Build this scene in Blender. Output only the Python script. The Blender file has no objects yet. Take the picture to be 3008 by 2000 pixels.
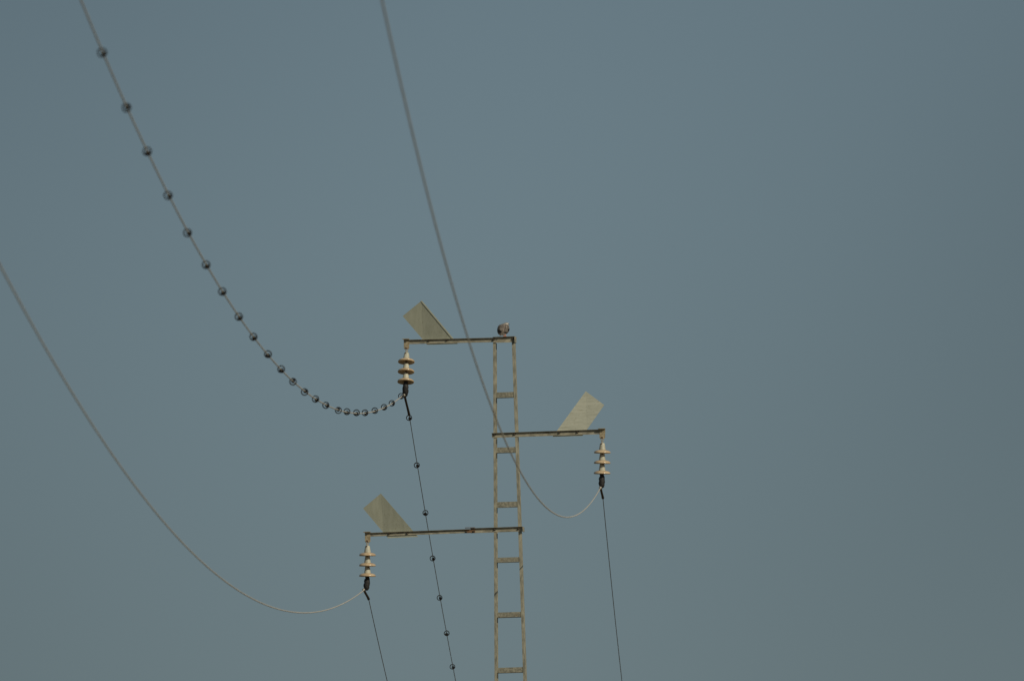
import bpy, bmesh, math, random
from mathutils import Vector, Matrix

# ------------------------------------------------------------------ scene, camera, light
scn = bpy.context.scene
COL = scn.collection
rad = math.radians

SUN_EL, SUN_AZ = rad(30), rad(41)         # azimuth: to the right of the direction from pole to camera

cam_d = bpy.data.cameras.new('camera')
cam = bpy.data.objects.new('camera', cam_d)
COL.objects.link(cam)
cam_d.sensor_fit = 'HORIZONTAL'
cam_d.sensor_width = 23.7
cam_d.lens = 300.0
cam_d.clip_start = 0.5
cam_d.clip_end = 9000
E5, ROLL = rad(5.0), rad(-1.1)
fwd = Vector((0, math.cos(E5), math.sin(E5)))
r0 = Vector((1, 0, 0)); u0 = r0.cross(fwd)
rt = r0 * math.cos(ROLL) + u0 * math.sin(ROLL)
up = -r0 * math.sin(ROLL) + u0 * math.cos(ROLL)
cam.matrix_world = Matrix(((rt.x, up.x, -fwd.x, 0), (rt.y, up.y, -fwd.y, -195.0),
                           (rt.z, up.z, -fwd.z, 1.6), (0, 0, 0, 1)))
cam_d.dof.use_dof = True
cam_d.dof.focus_distance = 195.7
cam_d.dof.aperture_fstop = 2.9
scn.camera = cam

world = bpy.data.worlds.new('World')
scn.world = world
world.use_nodes = True
wn, wl = world.node_tree.nodes, world.node_tree.links
wn.clear()
w_out = wn.new('ShaderNodeOutputWorld')
w_bg = wn.new('ShaderNodeBackground')
w_sky = wn.new('ShaderNodeTexSky')
w_sky.sky_type = 'NISHITA'
w_sky.sun_disc = False
w_sky.sun_elevation = SUN_EL
w_sky.sun_rotation = math.pi - SUN_AZ
w_sky.air_density = 1.0
w_sky.dust_density = 0.7
w_sky.ozone_density = 2.0
w_tint = wn.new('ShaderNodeMix'); w_tint.data_type = 'RGBA'; w_tint.blend_type = 'MULTIPLY'
w_tint.inputs['Factor'].default_value = 1.0
w_tint.inputs['B'].default_value = (.85, .875, .89, 1)
w_hsv = wn.new('ShaderNodeHueSaturation')
w_hsv.inputs['Saturation'].default_value = 1.0
w_tc = wn.new('ShaderNodeTexCoord')
w_map = wn.new('ShaderNodeMapping')
w_map.inputs['Location'].default_value = (2.69, -2.33, -2.62)
w_noise = wn.new('ShaderNodeTexNoise')       # soft brightness variation in the sky colour, offset to imitate lens vignetting
w_noise.inputs['Scale'].default_value = 12
w_noise.inputs['Detail'].default_value = 0.5
w_noise.inputs['Roughness'].default_value = 0.45
w_rng = wn.new('ShaderNodeMapRange')
w_rng.inputs['From Min'].default_value = 0.25
w_rng.inputs['From Max'].default_value = 0.75
w_rng.inputs['To Min'].default_value = 0.80
w_rng.inputs['To Max'].default_value = 1.14
w_vignette = wn.new('ShaderNodeMix'); w_vignette.data_type = 'RGBA'; w_vignette.blend_type = 'MULTIPLY'
w_vignette.inputs['Factor'].default_value = 1.0
wl.new(w_sky.outputs['Color'], w_hsv.inputs['Color'])
w_haze = wn.new('ShaderNodeMix'); w_haze.data_type = 'RGBA'      # milky high haze over the whole sky
w_haze.inputs['Factor'].default_value = 0.65
w_haze.inputs['B'].default_value = (4.3, 5.9, 6.75, 1)
wl.new(w_hsv.outputs['Color'], w_haze.inputs['A'])
wl.new(w_haze.outputs['Result'], w_tint.inputs['A'])
wl.new(w_tc.outputs['Generated'], w_map.inputs['Vector'])
wl.new(w_map.outputs['Vector'], w_noise.inputs['Vector'])
wl.new(w_noise.outputs['Fac'], w_rng.inputs['Value'])
wl.new(w_tint.outputs['Result'], w_vignette.inputs['A'])
wl.new(w_rng.outputs['Result'], w_vignette.inputs['B'])
wl.new(w_vignette.outputs['Result'], w_bg.inputs['Color'])
w_bg.inputs['Strength'].default_value = 0.05
wl.new(w_bg.outputs['Background'], w_out.inputs['Surface'])

sun_d = bpy.data.lights.new('sun', 'SUN')
sun_d.energy = 3.6
sun_d.angle = rad(0.5)
sun_d.color = (1.0, 0.90, 0.70)
sun = bpy.data.objects.new('sun', sun_d)
COL.objects.link(sun)
to_sun = Vector((math.sin(SUN_AZ) * math.cos(SUN_EL), -math.cos(SUN_AZ) * math.cos(SUN_EL), math.sin(SUN_EL)))
sun.rotation_euler = to_sun.to_track_quat('Z', 'Y').to_euler()
sun.location = (60, -100, 90)

scn.view_settings.view_transform = 'Standard'
scn.view_settings.look = 'None'
scn.view_settings.exposure = -0.5
scn.view_settings.gamma = 1.0
scn.view_settings.use_curve_mapping = False

# ------------------------------------------------------------------ materials
def mat(name, c1, c2, scale=20.0, rough=0.6, metal=0.0, detail=6.0, spots=None, bump=0.0, lo=0.35, hi=0.65, stretch=None, spec=0.5, coat=0.0, rot=None):
    m = bpy.data.materials.new(name); m.use_nodes = True
    n, l = m.node_tree.nodes, m.node_tree.links
    b = n['Principled BSDF']
    tc = n.new('ShaderNodeTexCoord'); mp = n.new('ShaderNodeMapping')
    if stretch: mp.inputs['Scale'].default_value = stretch
    if rot: mp.inputs['Rotation'].default_value = rot
    oi = n.new('ShaderNodeObjectInfo')
    off = n.new('ShaderNodeVectorMath'); off.operation = 'SCALE'; off.inputs[0].default_value = (13.1, 7.7, 3.3)
    l.new(oi.outputs['Random'], off.inputs['Scale'])
    l.new(off.outputs['Vector'], mp.inputs['Location'])
    l.new(tc.outputs['Object'], mp.inputs['Vector'])
    t = n.new('ShaderNodeTexNoise'); t.inputs['Scale'].default_value = scale; t.inputs['Detail'].default_value = detail
    l.new(mp.outputs['Vector'], t.inputs['Vector'])
    r = n.new('ShaderNodeValToRGB')
    r.color_ramp.elements[0].position = lo; r.color_ramp.elements[0].color = (*c1, 1)
    r.color_ramp.elements[1].position = hi; r.color_ramp.elements[1].color = (*c2, 1)
    l.new(t.outputs['Fac'], r.inputs['Fac'])
    out = r.outputs['Color']
    if spots:
        sc, col, thr = spots
        t2 = n.new('ShaderNodeTexNoise'); t2.inputs['Scale'].default_value = sc; t2.inputs['Detail'].default_value = 4
        l.new(mp.outputs['Vector'], t2.inputs['Vector'])
        r2 = n.new('ShaderNodeValToRGB')
        r2.color_ramp.elements[0].position = thr; r2.color_ramp.elements[0].color = (0, 0, 0, 1)
        r2.color_ramp.elements[1].position = thr + 0.09; r2.color_ramp.elements[1].color = (1, 1, 1, 1)
        l.new(t2.outputs['Fac'], r2.inputs['Fac'])
        mx = n.new('ShaderNodeMix'); mx.data_type = 'RGBA'
        l.new(r2.outputs['Color'], mx.inputs['Factor'])
        l.new(out, mx.inputs['A']); mx.inputs['B'].default_value = (*col, 1)
        out = mx.outputs['Result']
    l.new(out, b.inputs['Base Color'])
    b.inputs['Roughness'].default_value = rough
    b.inputs['Metallic'].default_value = metal
    b.inputs['Specular IOR Level'].default_value = spec
    b.inputs['Coat Weight'].default_value = coat
    if bump:
        bp = n.new('ShaderNodeBump'); bp.inputs['Strength'].default_value = bump; bp.inputs['Distance'].default_value = 0.01
        l.new(t.outputs['Fac'], bp.inputs['Height']); l.new(bp.outputs['Normal'], b.inputs['Normal'])
    return m

M = {}
M['steel'] = mat('weathered_galvanised_steel', (.20, .192, .15), (.40, .38, .295), 24, .62, .1, spots=(9, (.22, .165, .10), .68), bump=.25, stretch=(1, 1, .35))
M['batten'] = mat('mottled_galvanised_batten', (.185, .178, .138), (.33, .315, .245), 34, .65, .1, spots=(14, (.21, .15, .09), .67), bump=.25)
M['arm'] = mat('weathered_arm_steel', (.215, .20, .15), (.44, .41, .315), 22, .6, .15, spots=(12, (.13, .10, .06), .62), bump=.25, stretch=(.4, 1, 1))
M['sheet'] = mat('galvanised_sheet', (.36, .38, .31), (.41, .43, .355), 10, .6, .1, detail=8, spots=(50, (.28, .28, .215), .62), bump=.05, stretch=(1.9, 1, .3))
M['sheet_streaked'] = mat('streaked_galvanised_sheet', (.36, .365, .29), (.45, .45, .365), 11, .6, .1, detail=8, spots=(40, (.30, .295, .22), .60), bump=.05, rot=(0, rad(37), 0), stretch=(.35, 1, 2.2))
M['rust'] = mat('rusted_steel', (.10, .05, .025), (.25, .15, .08), 45, .8, 0, bump=.3)
M['bracket'] = mat('stained_bracket_steel', (.25, .20, .125), (.44, .385, .265), 30, .6, .1, spots=(30, (.16, .09, .045), .62))
M['bolt'] = mat('dark_bolt_steel', (.06, .05, .035), (.13, .10, .07), 60, .6, .3)
M['cap'] = mat('pale_insulator_cap', (.40, .39, .31), (.55, .53, .43), 24, .5, 0, spots=(17, (.34, .24, .14), .66), bump=.15)
M['porcelain'] = mat('tan_glazed_porcelain', (.47, .34, .21), (.62, .48, .31), 14, .18, 0, coat=.5)
M['pin'] = mat('rusty_pin', (.07, .03, .015), (.16, .08, .04), 60, .8)
M['black'] = mat('black_taped_cover', (.007, .007, .008), (.030, .029, .029), 45, .65, 0, bump=.5)
M['sleeve'] = mat('aged_black_sleeve', (.018, .012, .008), (.05, .03, .018), 40, .6)
M['armour'] = mat('grey_armour_rod', (.20, .19, .165), (.42, .38, .31), 60, .5, .3)
M['wire'] = mat('dull_aluminium_wire', (.43, .405, .36), (.56, .525, .465), 8, .6, 0)
M['dark_wire'] = mat('dark_far_wire', (.10, .09, .08), (.17, .155, .14), 8, .6, 0)
M['pvc'] = mat('dark_grey_pvc', (.012, .009, .008), (.026, .021, .018), 30, .65, spec=.15)
M['back'] = mat('grey_back_feathers', (.09, .076, .066), (.31, .265, .228), 40, .85, 0, detail=5, bump=.4, stretch=(1.4, 1, .5))
M['wingf'] = mat('grey_wing_feathers', (.08, .068, .058), (.22, .19, .165), 42, .85, 0, detail=5, bump=.4, stretch=(1.4, 1, .45))
M['blackf'] = mat('black_covert_feathers', (.006, .006, .006), (.022, .020, .020), 60, .8)
M['head'] = mat('pale_head_feathers', (.22, .19, .155), (.38, .34, .29), 45, .85)
M['whitef'] = mat('white_feathers', (.60, .57, .52), (.78, .75, .70), 40, .85)
M['leg'] = mat('orange_pink_skin', (.55, .22, .12), (.70, .34, .20), 70, .6)
M['eye'] = mat('dark_eye', (.01, .006, .004), (.03, .015, .01), 50, .15)
M['ground'] = mat('dry_grass_ground', (.10, .08, .045), (.18, .14, .08), .12, .95, 0, detail=12, bump=.4)

# ------------------------------------------------------------------ helpers
def link(name, bm, m, parent=None, smooth=False, bevel=0.0):
    bmesh.ops.recalc_face_normals(bm, faces=bm.faces)
    me = bpy.data.meshes.new(name)
    bm.to_mesh(me); bm.free()
    if smooth:
        for p in me.polygons: p.use_smooth = True
    if m: me.materials.append(m)
    o = bpy.data.objects.new(name, me); COL.objects.link(o)
    if parent: o.parent = parent
    if bevel:
        b = o.modifiers.new('bevel', 'BEVEL'); b.width = bevel; b.segments = 2; b.limit_method = 'ANGLE'
    return o

def tag(o, label=None, cat=None, group=None, kind=None):
    if label: o['label'] = label
    if cat: o['category'] = cat
    if group: o['group'] = group
    if kind: o['kind'] = kind
    return o

def empty(name, loc, rz=0):
    o = bpy.data.objects.new(name, None); COL.objects.link(o)
    o.empty_display_size = .1
    o.location = loc; o.rotation_euler = (0, 0, rz)
    return o

def box(bm, x0, x1, y0, y1, z0, z1):
    v = [bm.verts.new(p) for p in ((x0, y0, z0), (x1, y0, z0), (x1, y1, z0), (x0, y1, z0), (x0, y0, z1), (x1, y0, z1), (x1, y1, z1), (x0, y1, z1))]
    for f in ((0, 3, 2, 1), (4, 5, 6, 7), (0, 1, 5, 4), (1, 2, 6, 5), (2, 3, 7, 6), (3, 0, 4, 7)):
        bm.faces.new([v[i] for i in f])
    return v

def prism(bm, rings):
    """solid lofted through closed polygons with equal vertex counts"""
    vs = [[bm.verts.new(p) for p in r] for r in rings]
    n = len(rings[0])
    for a, b in zip(vs, vs[1:]):
        for i in range(n):
            bm.faces.new((a[i], a[(i + 1) % n], b[(i + 1) % n], b[i]))
    bm.faces.new(vs[0][::-1]); bm.faces.new(vs[-1])

def frames(pts):
    out = []; prev = None
    for i, p in enumerate(pts):
        t = (pts[min(i + 1, len(pts) - 1)] - pts[max(i - 1, 0)]).normalized()
        if prev is None:
            a = Vector((0, 0, 1)) if abs(t.z) < .9 else Vector((1, 0, 0))
            n = (a - t * a.dot(t)).normalized()
        else:
            n = (prev - t * prev.dot(t)).normalized()
        prev = n
        out.append((p, n, t.cross(n)))
    return out

def tube(bm, pts, r, seg=8):
    pts = [Vector(p) for p in pts]
    rs = r if isinstance(r, (list, tuple)) else [r] * len(pts)
    prism(bm, [[p + (n * math.cos(2 * math.pi * k / seg) + b * math.sin(2 * math.pi * k / seg)) * rr for k in range(seg)]
               for (p, n, b), rr in zip(frames(pts), rs)])

def lathe(bm, prof, seg=32, mtx=None):
    """closed or open profile (r, z) turned about z"""
    rings = []
    for r, z in prof:
        if r < 1e-6:
            rings.append([bm.verts.new((0, 0, z))])
        else:
            rings.append([bm.verts.new((r * math.cos(2 * math.pi * k / seg), r * math.sin(2 * math.pi * k / seg), z)) for k in range(seg)])
    for a, b in zip(rings, rings[1:]):
        for k in range(seg):
            k2 = (k + 1) % seg
            if len(a) == 1 and len(b) > 1: bm.faces.new((a[0], b[k2], b[k]))
            elif len(b) == 1 and len(a) > 1: bm.faces.new((a[k], a[k2], b[0]))
            elif len(a) > 1: bm.faces.new((a[k], a[k2], b[k2], b[k]))
    if mtx is not None:
        bmesh.ops.transform(bm, matrix=mtx, verts=bm.verts)

# ------------------------------------------------------------------ ground
def ground_z(x, y):
    def ss(a, b, v):
        t = min(1, max(0, (v - a) / (b - a))); return t * t * (3 - 2 * t)
    z = 6.9 * ss(-165, -12, y) - 4.0 * ss(25, 260, y)
    z += .35 * math.sin(x * .031 + 1.3) * math.sin(y * .027) * min(1, abs(x) / 30 + abs(y) / 60)
    return z
gb = bmesh.new()
ticks = [-6000, -3500, -1800, -900, -500] + list(range(-360, 361, 15)) + [500, 900, 1800, 3500, 6000]
gv = [[gb.verts.new((x, y, ground_z(x, y))) for x in ticks] for y in ticks]
for j in range(len(ticks) - 1):
    for i in range(len(ticks) - 1):
        gb.faces.new((gv[j][i], gv[j][i + 1], gv[j + 1][i + 1], gv[j + 1][i]))
tag(link('ground', gb, M['ground'], smooth=True), kind='structure')

# ------------------------------------------------------------------ the pole
PX, YAW = -0.113, rad(-9)
BASE_Z = 6.85
pole = empty('power_pole', (PX, 0, 0), YAW)
pole.location.z = 0
tag(pole, 'tall slim galvanised steel ladder-like pole with three crossarms carrying tilted metal plates', 'power pole')

LX = -.004
def half(z): return .165 + (18.62 - z) * .01475       # half width of the tapering pole
TOPZ = 18.628
FW, DY, TH = .042, .05, .0065                           # flange width, half depth, steel thickness

def leg(side):
    bm = bmesh.new()
    def ring(z):
        h = half(z)
        prof = [(h, -DY), (h, DY), (h - FW, DY), (h - FW, DY - TH), (h - TH, DY - TH), (h - TH, -DY + TH), (h - FW, -DY + TH), (h - FW, -DY)]
        return [(LX + side * x, y, z) for x, y in prof]
    prism(bm, [ring(z) for z in (BASE_Z - .3, 10, 13, 15, 17, TOPZ)])
    return link('leg', bm, M['steel'], pole, bevel=.0012)
leg(-1); leg(1)

rnd = random.Random(4)
for zc in (17.836, 17.003, 16.178, 15.344, 14.516, 13.681, 12.85):
    w = half(zc) - FW
    for yb in (-DY + TH + .0006, DY - TH - .0006 - .008):
        bm = bmesh.new()
        d = rnd.uniform(-.003, .003)
        box(bm, LX - w - .022, LX + w + .022, yb, yb + .008, zc - .0395 + d, zc + .0395 - d)
        link('batten', bm, M['batten'], pole, bevel=.0012)

def arm_angle(name, x0, x1, z0, z1, m, flange=.042, droop=0.0, y=-DY - .0005, parent=pole):
    """angle iron: web standing in front of the legs, top flange towards the camera. droop raises z at x1"""
    th = .007
    bm = bmesh.new()
    def ring(x, dz):
        return [(x, y, z0 + dz), (x, y, z1 + dz), (x, y - flange, z1 + dz), (x, y - flange, z1 - .0032 + dz), (x, y - th, z1 - th + dz), (x, y - th, z0 + dz)]
    n = 6
    prism(bm, [ring(x0 + (x1 - x0) * i / n, droop * i / n) for i in range(n + 1)])
    return link(name, bm, m, parent, bevel=.0012)

def bolt(x, z, parent, y=-DY - .0075, r=.016):
    bm = bmesh.new()
    mt = Matrix.Translation((x, y, z)) @ Matrix.Rotation(math.pi / 2, 4, 'X')
    lathe(bm, [(0, 0), (r * 1.25, 0), (r * 1.25, .003), (r, .003), (r, .016), (r * .5, .016), (r * .5, .027), (0, .027)], 6, mt)
    return link('bolt', bm, M['bolt'], parent)

def bracket(x0, x1, ztop, zbot, y, parent):
    bm = bmesh.new()
    c = .016
    pts = [(x0, ztop), (x1, ztop), (x1, zbot + c), (x1 - c, zbot), (x0 + c, zbot), (x0, zbot + c)]
    prism(bm, [[(x, y - .007, z) for x, z in pts], [(x, y, z) for x, z in pts]])
    box(bm, x0 - .014, x1 + .006, y - .062, y - .0005, ztop + .0005, ztop + .010)
    return link('hanger_bracket', bm, M['bracket'], parent, bevel=.0015)

def plate(parent, a, b, c, d, fold, side, lip, lean=0.0, m='sheet'):
    """bent sheet behind the arm web: a top crease corner, b outer corner, c crease foot, d inner foot; x,z metres on the pole face.
    Slides on below the arm; the outer flap is folded forward about the upright crease c-a."""
    yb = -DY + .006
    th = .0025
    A, B, Cc, D = (Vector((p[0], 0, p[1])) for p in (a, b, c, d))
    sl = (D - Vector((A.x, 0, A.z))).normalized()  # runs down the long edge
    k = .087 / abs(sl.z)
    C2, D2 = Cc + sl * k, D + sl * k
    fw = abs(B.x - Cc.x) * math.tan(fold)
    A.y = (A.z - Cc.z) * math.tan(lean)
    B.y = (B.z - Cc.z) * math.tan(lean) - fw
    A.z += A.y * .087; B.z += B.y * .087
    A.x -= A.y * .158; B.x -= B.y * .158
    zbn = Cc.z
    bm = bmesh.new()
    def solid(poly):
        n = Vector((0, 1, 0))
        e1, e2 = poly[1] - poly[0], poly[2] - poly[0]
        n = e1.cross(e2).normalized()
        if n.y < 0: n = -n
        prism(bm, [[p + Vector((0, yb, 0)) for p in poly], [p + n * th + Vector((0, yb, 0)) for p in poly]])
    solid([A, Cc, D])
    solid([Cc, C2, D2, D])
    solid([A, B, Cc])
    o = link('tilted_plate', bm, M[m], parent)
    if lip:
        bm = bmesh.new()
        along = (D - A).normalized()
        inner = (Cc - D) - along * (Cc - D).dot(along)
        inner.normalize()
        q = [A + Vector((0, yb - .0006, 0)), D + Vector((0, yb - .0006, 0)),
             D + inner * .019 + Vector((0, yb - .005, 0)), A + inner * .019 + Vector((0, yb - .005, 0))]
        prism(bm, [q, [p + Vector((0, -.0025, 0)) for p in q]])
        link('edge_lip', bm, M['sheet'], parent)
    return o

# top arm with the short cap channel over the pole head
arm1 = arm_angle('crossarm', -1.530, -.150, 18.650, 18.715, M['arm'], droop=-.012)
cap_bm = bmesh.new()
def cap_ring(x):
    y0, th = -DY - .009, .007
    return [(x, y0, 18.626), (x, y0, 18.713), (x, y0 - .044, 18.713), (x, y0 - .044, 18.7095), (x, y0 - th, 18.706), (x, y0 - th, 18.626)]
prism(cap_bm, [cap_ring(-.163), cap_ring(.168)])
box(cap_bm, .1685, .1755, -DY - .059, DY, 18.622, 18.712)
link('head_channel', cap_bm, M['arm'], pole, bevel=.0012)
for x in (-.150, .140): bolt(x, 18.680, pole, y=-DY - .0165)
for x in (-1.15, -.87): bolt(x, 18.690, arm1)
bracket(-1.532, -1.449, 18.7195, 18.572, -DY - .0085, arm1)
plate(arm1, (-1.246, 19.305), (-1.543, 19.078), (-1.247, 18.718), (-.776, 18.716), rad(7), -1, True, rad(-19))

# middle arm, to the right
arm2 = arm_angle('crossarm', -.212, 1.520, 17.191, 17.262, M['arm'], droop=.004)
for x in (-.17, .135, .82, 1.095): bolt(x, 17.236, arm2)
bracket(1.431, 1.517, 17.2685, 17.122, -DY - .0085, arm2)
plate(arm2, (1.234, 17.851), (1.511, 17.634), (1.234, 17.265), (.779, 17.266), rad(4), 1, False, rad(26), 'sheet_streaked')

# lowest arm, long, of two pieces joined by a rusty splice
arm3 = arm_angle('crossarm', -2.180, -.565, 15.757, 15.813, M['arm'], droop=.010)
arm3b = arm_angle('arm_extension', -.564, .234, 15.762, 15.834, M['arm'], droop=.002, parent=arm3)
bm = bmesh.new()
box(bm, -.645, -.494, -DY - .0165, -DY - .0085, 15.764, 15.812)
box(bm, -.645, -.494, -DY - .052, -DY - .0015, 15.838, 15.846)
link('splice_plate', bm, M['rust'], arm3, bevel=.0015)
for x in (-.625, -.515): bolt(x, 15.785, arm3, y=-DY - .017, r=.012)
bm = bmesh.new(); box(bm, .2345, .2415, -DY - .055, DY, 15.760, 15.833)
link('end_plate', bm, M['arm'], arm3)
for x in (-.195, .17): bolt(x, 15.806, arm3)
for x in (-1.81, -1.53): bolt(x, 15.792, arm3)
bracket(-2.182, -2.098, 15.819, 15.667, -DY - .0085, arm3)
plate(arm3, (-1.927, 16.406), (-2.203, 16.189), (-1.901, 15.812), (-1.442, 15.818), rad(7), -1, False, rad(-18))

# ------------------------------------------------------------------ insulator strings
def to_world(x, y, z):
    c, s = math.cos(YAW), math.sin(YAW)
    return Vector((PX + c * x - s * y, s * x + c * y, z))

CAP = [(0, 0), (.020, 0), (.032, -.006), (.037, -.018), (.039, -.034), (.046, -.075), (.049, -.098), (.050, -.106), (.046, -.112), (0, -.112)]
DISC = [(.046, -.104), (.060, -.106), (.080, -.110), (.098, -.116), (.112, -.124), (.121, -.132), (.126, -.141), (.127, -.149), (.1245, -.156), (.119, -.158),
        (.112, -.152), (.104, -.146), (.100, -.154), (.095, -.154), (.091, -.142), (.080, -.138), (.076, -.150), (.071, -.150), (.067, -.134),
        (.052, -.130), (.048, -.144), (.043, -.144), (.038, -.126), (.022, -.122), (0, -.122)]
PIN = [(0, -.118), (.013, -.118), (.013, -.150), (.018, -.152), (.018, -.162), (0, -.162)]

S_GRP = 'three-disc insulators hanging from the crossarm tips'
def insulator(label, hook, top, pitch, lean_y, lean_x, wire_pt):
    """hook: pin on the bracket (world). top: first cap's top. lean: how far the axis runs per metre down"""
    root = empty('insulator_string', hook)
    tag(root, label, 'insulator', S_GRP)
    ax = Vector((lean_x, lean_y, -1)).normalized()          # pointing down the string
    rot = (-ax).to_track_quat('Z', 'Y').to_matrix().to_4x4()
    inv = Matrix.Translation(-Vector(hook))
    def put(name, prof, org, m, seg=32, mt=None):
        bm = bmesh.new(); lathe(bm, prof, seg, inv @ Matrix.Translation(org) @ rot)
        return link(name, bm, m, root, smooth=True)
    # shackle: a bent link from the bracket hole to the first cap
    bm = bmesh.new()
    h, t = Vector(hook), Vector(top)
    loop = []
    for k in range(17):
        a = 2 * math.pi * k / 16
        mid = (h + t) * .5 + Vector((0, 0, .012))
        L = (h - t).length * .5 + .006
        loop.append(mid - h + Vector((math.cos(a) * .013, math.cos(a) * .004 , math.sin(a) * L)))
    tube(bm, loop[:9] + loop[9:], .0065, 8)
    link('shackle', bm, M['bracket'], root, smooth=True)
    bm = bmesh.new()
    lathe(bm, [(0, -.02), (.014, -.02), (.014, .012), (0, .012)], 12, inv @ Matrix.Translation(h) @ Matrix.Rotation(math.pi / 2, 4, 'X'))
    link('shackle_pin', bm, M['pin'], root)
    org = Vector(top)
    for i in range(3):
        put('metal_cap', CAP, org, M['cap'])
        put('porcelain_disc', DISC, org, M['porcelain'], 48)
        put('pin', PIN, org, M['pin'], 14)
        # the cotter clip poking out of the cap's mouth
        bm = bmesh.new()
        bmesh.ops.create_icosphere(bm, subdivisions=2, radius=.012, matrix=inv @ Matrix.Translation(org + ax * .016 + Vector((-.012 + .012 * i, -.030, 0))))
        link('split_pin', bm, M['pin'], root, smooth=True)
        org = org + ax * pitch
    # taped clamp, lumpy
    e = org - ax * .02
    w = Vector(wire_pt)
    pts, rs = [], []
    prof = [(-.03, .024), (.0, .026), (.03, .028), (.055, .030), (.07, .037), (.095, .041), (.12, .039), (.14, .042), (.165, .041), (.19, .038), (.215, .030), (.228, .016)]
    n = len(prof)
    for k, (s, r) in enumerate(prof):
        f = k / (n - 1)
        base = e + ax * s
        tgt = Vector((w.x + .012, w.y + .035, base.z))
        p = base.lerp(tgt, f * f * .6)
        wob = Vector((math.sin(k * 2.1 + hook[0] * 5) * .004, 0, 0))
        pts.append(p + wob - Vector(hook)); rs.append(r * 1.12)
    bm = bmesh.new(); tube(bm, pts, rs, 14)
    link('clamp_cover', bm, M['black'], root, smooth=True)
    return root

# measured hang points, metres on the pole face (x, z), brought forward to the string's own depth
YS = -DY - .02
def at(x, z, dy=0.0):        # dy: shift off the hanging plane; heights re-read along the sight line slope
    return to_world(x, YS + dy, z + dy * .087)

# ------------------------------------------------------------------ conductors
# near span: x = dx + ux t + wx t^2, z = dz + a t + b t^2 + c t^3 for t metres towards the camera; far span the same with t < 0
LINES = [
    dict(p=at(-1.534, 17.880), near=(-.0269335, -.113828, .00090699, 6.489e-07, -6.06e-06, -.00829, .00962), far=(-.02407856, .14722408, .00095, .03868, -.1175)),
    dict(p=at(1.434, 16.390), near=(-.0278143, -.1142475, .00091503, 8.380e-07, 1.1835e-05, -.00052, .00045), far=(-.02133628, .11652083, .00095, .01977, -.00527)),
    dict(p=at(-2.210, 14.961), near=(-.0280966, -.0996994, .0008099, 5.4985e-07, -1.68e-06, .00671, -.0056), far=(-.02477026, .11660615, .00095, .03953, .00082)),
]
def wire_point(L, t):
    p = L['p']
    if t >= 0:
        ux, a, b, c, wx, dx, dz = L['near']
        f = min(1, t / .6)
        return p + Vector((dx * f + ux * t + wx * t * t, -t, dz * f + a * t + b * t * t + c * t ** 3))
    ux, a, b, dx, dz = L['far']
    f = min(1, -t / .9); f = f * f * (3 - 2 * f)
    return p + Vector((dx * f + ux * t, -t, dz * f + a * t + b * t * t))

W_R = .0082
wire_labels = ['grey wire strung with dark spiral rings, held by the top left insulator',
               'plain wire passing in front of the pole, held by the right insulator',
               'plain wire curving in from the left edge to the lowest insulator']
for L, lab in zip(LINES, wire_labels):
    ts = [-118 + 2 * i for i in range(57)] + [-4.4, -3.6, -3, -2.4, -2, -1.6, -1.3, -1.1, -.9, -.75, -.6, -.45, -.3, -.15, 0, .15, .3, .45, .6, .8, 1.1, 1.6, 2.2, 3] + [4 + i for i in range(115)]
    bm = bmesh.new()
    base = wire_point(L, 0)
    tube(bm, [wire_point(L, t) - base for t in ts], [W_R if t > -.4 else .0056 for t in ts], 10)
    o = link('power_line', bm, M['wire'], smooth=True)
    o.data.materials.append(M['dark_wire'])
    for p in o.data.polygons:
        if p.center.y > .02: p.material_index = 1  # darker colour on the span beyond the clamp
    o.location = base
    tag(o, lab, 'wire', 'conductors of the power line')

strings = [
    ('string of three tan discs under the top left arm, leaning towards the viewer', (-1.489, 18.590), (-1.491, 18.523),   .159, -.24, -.045, LINES[0]),
    ('string of three tan discs under the right arm beside the loop of plain wire', (1.474, 17.140), (1.474, 17.062), .1560, .05, -.03, LINES[1]),
    ('string of three tan discs under the lowest and longest arm', (-2.144, 15.690), (-2.144, 15.622), .1555, .045, -.02, LINES[2]),
]
for lab, hk, tp, pitch, ly, lx, L in strings:
    h = at(*hk); t = at(*tp)
    root = insulator(lab, h, t, pitch, ly, lx, L['p'])
    # sleeves over the conductor on both sides of the clamp
    bm = bmesh.new()
    far_ts = [-.02, -.1, -.2, -.32, -.45, -.58, -.71, -.80, -.86]
    rr = [.021, .019, .018, .0175, .0175, .018, .019, .021, .013]
    tube(bm, [wire_point(L, q) - h for q in far_ts], rr, 12)
    link('rear_sleeve', bm, M['sleeve'], root, smooth=True)
    bm = bmesh.new()
    tube(bm, [wire_point(L, q) - h for q in (-.03, .03, .08, .13, .16)], [.016, .0165, .0165, .0165, .014], 12)
    link('front_sleeve', bm, M['armour'], root, smooth=True)
    bm = bmesh.new()
    p = wire_point(L, .17) - h; q = wire_point(L, .20) - h
    tube(bm, [p, (p + q) * .5, q], [.020, .023, .017], 14)
    link('sleeve_collar', bm, M['armour'], root, smooth=True)

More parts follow.
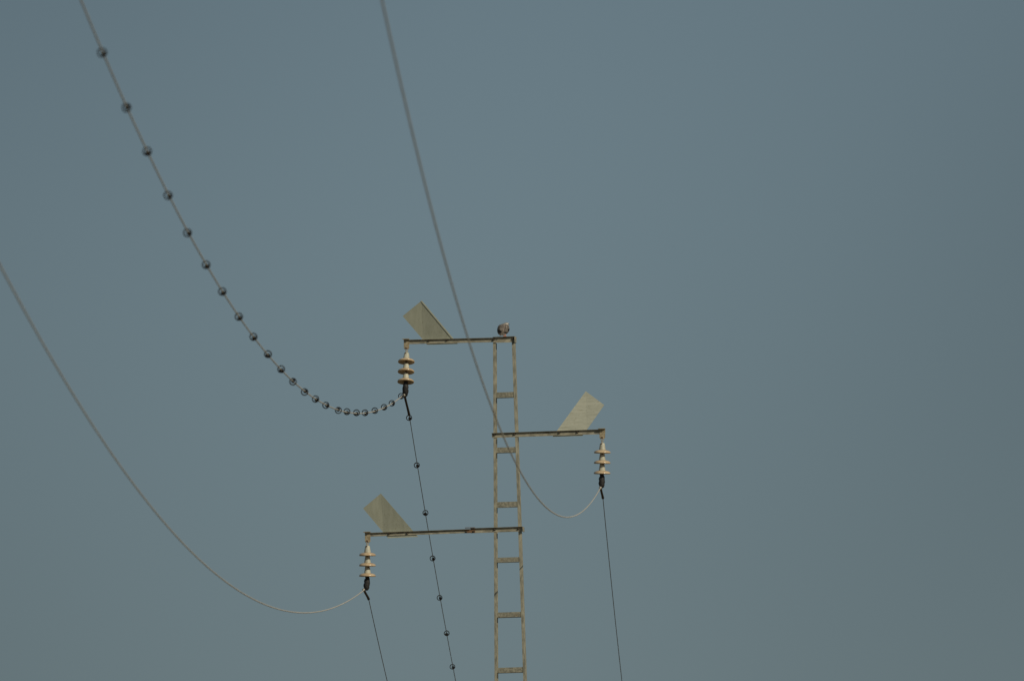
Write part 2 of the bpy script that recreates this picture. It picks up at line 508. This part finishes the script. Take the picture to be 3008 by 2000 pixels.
# ------------------------------------------------------------------ spiral bird diverters on the first line
def diverter_mesh(flip):
    """rod wound tight on the wire, opening into a wide coil; axis = +x"""
    pts = []
    rod = .0068
    tight, wide = W_R + rod, .0400
    x = 0.0
    N = 18
    def add(r, ang, x):
        e = .0085 * (r - tight) / (wide - tight)                # the loose coil sits off-centre on the wire
        pts.append(Vector((x, r * math.cos(ang) - .75 * e, r * math.sin(ang) + .65 * e)))
    turns_tight, turns_open, turns_wide = 4.5, .4, 1.5
    tot = turns_tight + turns_open + turns_wide
    n = int(tot * N)
    for i in range(n + 1):
        tu = i / N
        if tu < turns_tight: r = tight; dx = .0118
        elif tu < turns_tight + turns_open:
            f = (tu - turns_tight) / turns_open; f = f * f * (3 - 2 * f)
            r = tight + (wide - tight) * f; dx = .026
        else: r = wide; dx = .0125
        x += dx / N
        add(r, tu * 2 * math.pi * flip, x)
    mx = x / 2
    bm = bmesh.new()
    tube(bm, [p - Vector((mx, 0, 0)) for p in pts], rod, 7)
    bmesh.ops.recalc_face_normals(bm, faces=bm.faces)
    me = bpy.data.meshes.new('spiral_diverter'); bm.to_mesh(me); bm.free()
    for p in me.polygons: p.use_smooth = True
    me.materials.append(M['pvc'])
    return me
DIV = [diverter_mesh(1), diverter_mesh(-1)]
ORD = ['nearest', 'second', 'third', 'fourth', 'fifth', 'sixth', 'seventh', 'eighth', 'ninth', 'tenth', 'eleventh', 'twelfth', 'thirteenth', 'fourteenth',
       'fifteenth', 'sixteenth', 'seventeenth', 'eighteenth', 'nineteenth', 'twentieth', 'twenty-first', 'twenty-second', 'twenty-third']
near_t = [1.01, 4.84, 8.03, 11.7, 15.19, 18.38, 21.64, 24.61, 28.21, 31.32, 34.58, 37.92, 40.92, 44.3, 47.67, 51.01, 54.61, 57.95, 61.55, 65.15, 68.87, 72.32, 75.99]
far_t = [-1.04, -4.32, -7.88, -11.43, -14.75, -17.99, -21.17]
rnd = random.Random(11)
def put_diverter(t, label):
    L = LINES[0]
    o = bpy.data.objects.new('spiral_diverter', DIV[0])
    COL.objects.link(o)
    a, b = wire_point(L, t - .12), wire_point(L, t + .12)
    ax = (b - a).normalized()                                   # wide end towards the camera
    q = ax.to_track_quat('X', 'Z')
    o.rotation_mode = 'QUATERNION'
    from mathutils import Quaternion
    o.rotation_quaternion = q @ Quaternion((1, 0, 0), rnd.uniform(-.9, .9) + (2.6 if rnd.random() < .2 else 0))
    o.location = (a + b) * .5
    tag(o, label, 'bird diverter', 'dark spiral rings clipped along the upper left wire')
    return o
for i, t in enumerate(near_t):
    if i == 0: lab = 'dark spiral ring on the wire sweeping up left, touching the top insulator clamp'
    elif i == 22: lab = 'blurred dark spiral ring highest up the wire sweeping to the top left corner'
    else: lab = 'dark spiral ring on the wire sweeping up left, %s out from the top insulator' % ORD[i]
    put_diverter(t, lab)
for i, t in enumerate(far_t):
    if i == 0: lab = 'dark spiral ring just under the black sleeve below the top insulator'
    elif i == 6: lab = 'dark spiral ring lowest on the steep wire, near the bottom edge'
    else: lab = 'dark spiral ring on the steep wire dropping down, %s below the top insulator' % ORD[i]
    put_diverter(t, lab)

# ------------------------------------------------------------------ the bird
FX, FY, FZ = .020, -DY - .036, 18.7135
bird = empty('perched_bird', to_world(FX, FY, FZ), YAW)
tag(bird, 'small hunched grey bird of prey with pale head perched on the pole top', 'bird')
SEC = [  # x, y, z, rx, ry : one body from the vent to the crown; it faces away and leans forward
    (-.034, .000, .018, .014, .012), (-.035, .002, .026, .040, .032), (-.033, .004, .038, .060, .048), (-.027, .006, .060, .077, .060),
    (-.024, .010, .100, .086, .068), (-.021, .014, .130, .085, .068), (-.020, .018, .152, .082, .067), (-.017, .023, .172, .073, .062),
    (-.011, .029, .186, .060, .056), (.004, .037, .195, .047, .048), (.016, .044, .203, .037, .038), (.018, .046, .211, .025, .027), (.018, .047, .216, .010, .011)]
def body_at(z, ang, grow=1.0):
    for a, b in zip(SEC, SEC[1:]):
        if z <= b[2] or b is SEC[-1]:
            f = (z - a[2]) / (b[2] - a[2]); f = max(0, min(1, f))
            x, y, _, rx, ry = (a[i] + (b[i] - a[i]) * f for i in range(5))
            return Vector((x + math.sin(ang) * rx * grow, y - math.cos(ang) * ry * grow, z))   # ang 0 = towards the camera
bm = bmesh.new()
seg = 28
prism(bm, [[(x + math.sin(2 * math.pi * k / seg) * rx * (1 + .02 * math.sin(k * 3.7 + i)), y - math.cos(2 * math.pi * k / seg) * ry * (1 + .02 * math.sin(k * 2.9 + i * 2)), z) for k in range(seg)]
           for i, (x, y, z, rx, ry) in enumerate(SEC)])
body = link('body', bm, M['back'], bird, smooth=True)
body.data.materials.append(M['head']); body.data.materials.append(M['whitef'])
for p in body.data.polygons:
    c = p.center
    front = c.y > .022 + (.12 - c.z) * .1
    if c.z > .190: p.material_index = 1
    if (front and c.z < .190) or c.z < .040: p.material_index = 2
ss = body.modifiers.new('sub', 'SUBSURF'); ss.levels = 1; ss.render_levels = 1

def skin_patch(name, m, parent, rows, grow, th, smooth=True):
    """curved shell lying on the body: rows of (z, ang0, ang1)"""
    bm = bmesh.new(); n = 9
    V = []
    for z, a0, a1 in rows:
        V.append([bm.verts.new(body_at(z, a0 + (a1 - a0) * k / n, grow)) for k in range(n + 1)])
    for r, s in zip(V, V[1:]):
        for k in range(n): bm.faces.new((r[k], r[k + 1], s[k + 1], s[k]))
    o = link(name, bm, m, parent, smooth=True)
    so = o.modifiers.new('th', 'SOLIDIFY'); so.thickness = th; so.offset = 0
    return o
# folded wings: shoulder to tip, left one ends lower, tips drawn in towards the tail
wl_ = skin_patch('wing', M['wingf'], bird, [(.178, -.95, -.45), (.158, -1.35, -.38), (.115, -1.75, -.30), (.09, -1.8, -.26), (.066, -1.7, -.20), (.046, -1.4, -.12), (.032, -1.0, -.10)], 1.06, .007)
wr_ = skin_patch('wing', M['wingf'], bird, [(.176, .45, .95), (.155, .40, 1.4), (.115, .38, 1.7), (.09, .40, 1.72), (.07, .46, 1.55), (.054, .55, 1.3)], 1.05, .007)
skin_patch('covert_patch', M['blackf'], wl_, [(.102, -.62, -.50), (.095, -.74, -.40), (.084, -.80, -.20), (.074, -.80, -.10), (.066, -.62, -.16), (.061, -.5, -.22)], 1.14, .004)
skin_patch('covert_patch', M['blackf'], wr_, [(.118, 1.10, 1.45), (.105, .95, 1.50), (.092, .95, 1.50), (.082, 1.05, 1.40)], 1.11, .004)
skin_patch('neck_ruff', M['whitef'], bird, [(.182, .85, 1.9), (.188, .35, 1.9), (.193, .25, 1.8)], 1.05, .004)
# tail, short, hanging down to the left towards the camera
bm = bmesh.new()
tail = [((-.034, -.036, .075), .030), ((-.044, -.046, .045), .031), ((-.052, -.050, .016), .026), ((-.053, -.050, .010), .016)]
prism(bm, [[(c[0] - w, c[1] + .006, c[2] + .004), (c[0], c[1] - .002, c[2]), (c[0] + w, c[1] + .008, c[2] + .006), (c[0], c[1] + .008, c[2])] for c, w in tail])
link('tail', bm, M['wingf'], bird, smooth=False)
# head details: beak and eye on the right, looking over its shoulder
hc = Vector((.015, .044, .193))
bm = bmesh.new()
tube(bm, [hc + Vector((.034, .012, -.002)), hc + Vector((.039, .020, -.003)), hc + Vector((.043, .025, -.008)), hc + Vector((.044, .026, -.013))], [.010, .008, .0045, .0012], 10)
link('beak', bm, M['eye'], bird, smooth=True)
bm = bmesh.new()
bmesh.ops.create_icosphere(bm, subdivisions=2, radius=.0085, matrix=Matrix.Translation(hc + Vector((.034, -.022, -.006))))
eye = link('eye', bm, M['eye'], bird, smooth=True)
bm = bmesh.new()
bmesh.ops.create_icosphere(bm, subdivisions=2, radius=.009, matrix=Matrix.Translation(hc + Vector((.036, -.014, .006))) @ Matrix.Diagonal((1.0, .7, .8, 1)))
link('brow', bm, M['whitef'], bird, smooth=True)
for sx in (-.012, .010):
    bm = bmesh.new()
    top, foot = Vector((sx - .002, .004, .042)), Vector((sx + .002, .000, .005))
    tube(bm, [top, (top + foot) * .5, foot], [.010, .0065, .0055], 10)
    o = link('leg', bm, M['leg'], bird, smooth=True)
    for dx, dy in ((-.012, -.016), (.0, -.021), (.013, -.016), (.001, .014)):
        bm = bmesh.new()
        tube(bm, [foot, foot + Vector((dx * .5, dy * .5, .001)), foot + Vector((dx, dy, -.003)), foot + Vector((dx * 1.15, dy * 1.15, -.004))], [.005, .0042, .0034, .001], 8)
        link('toe', bm, M['leg'], o, smooth=True)
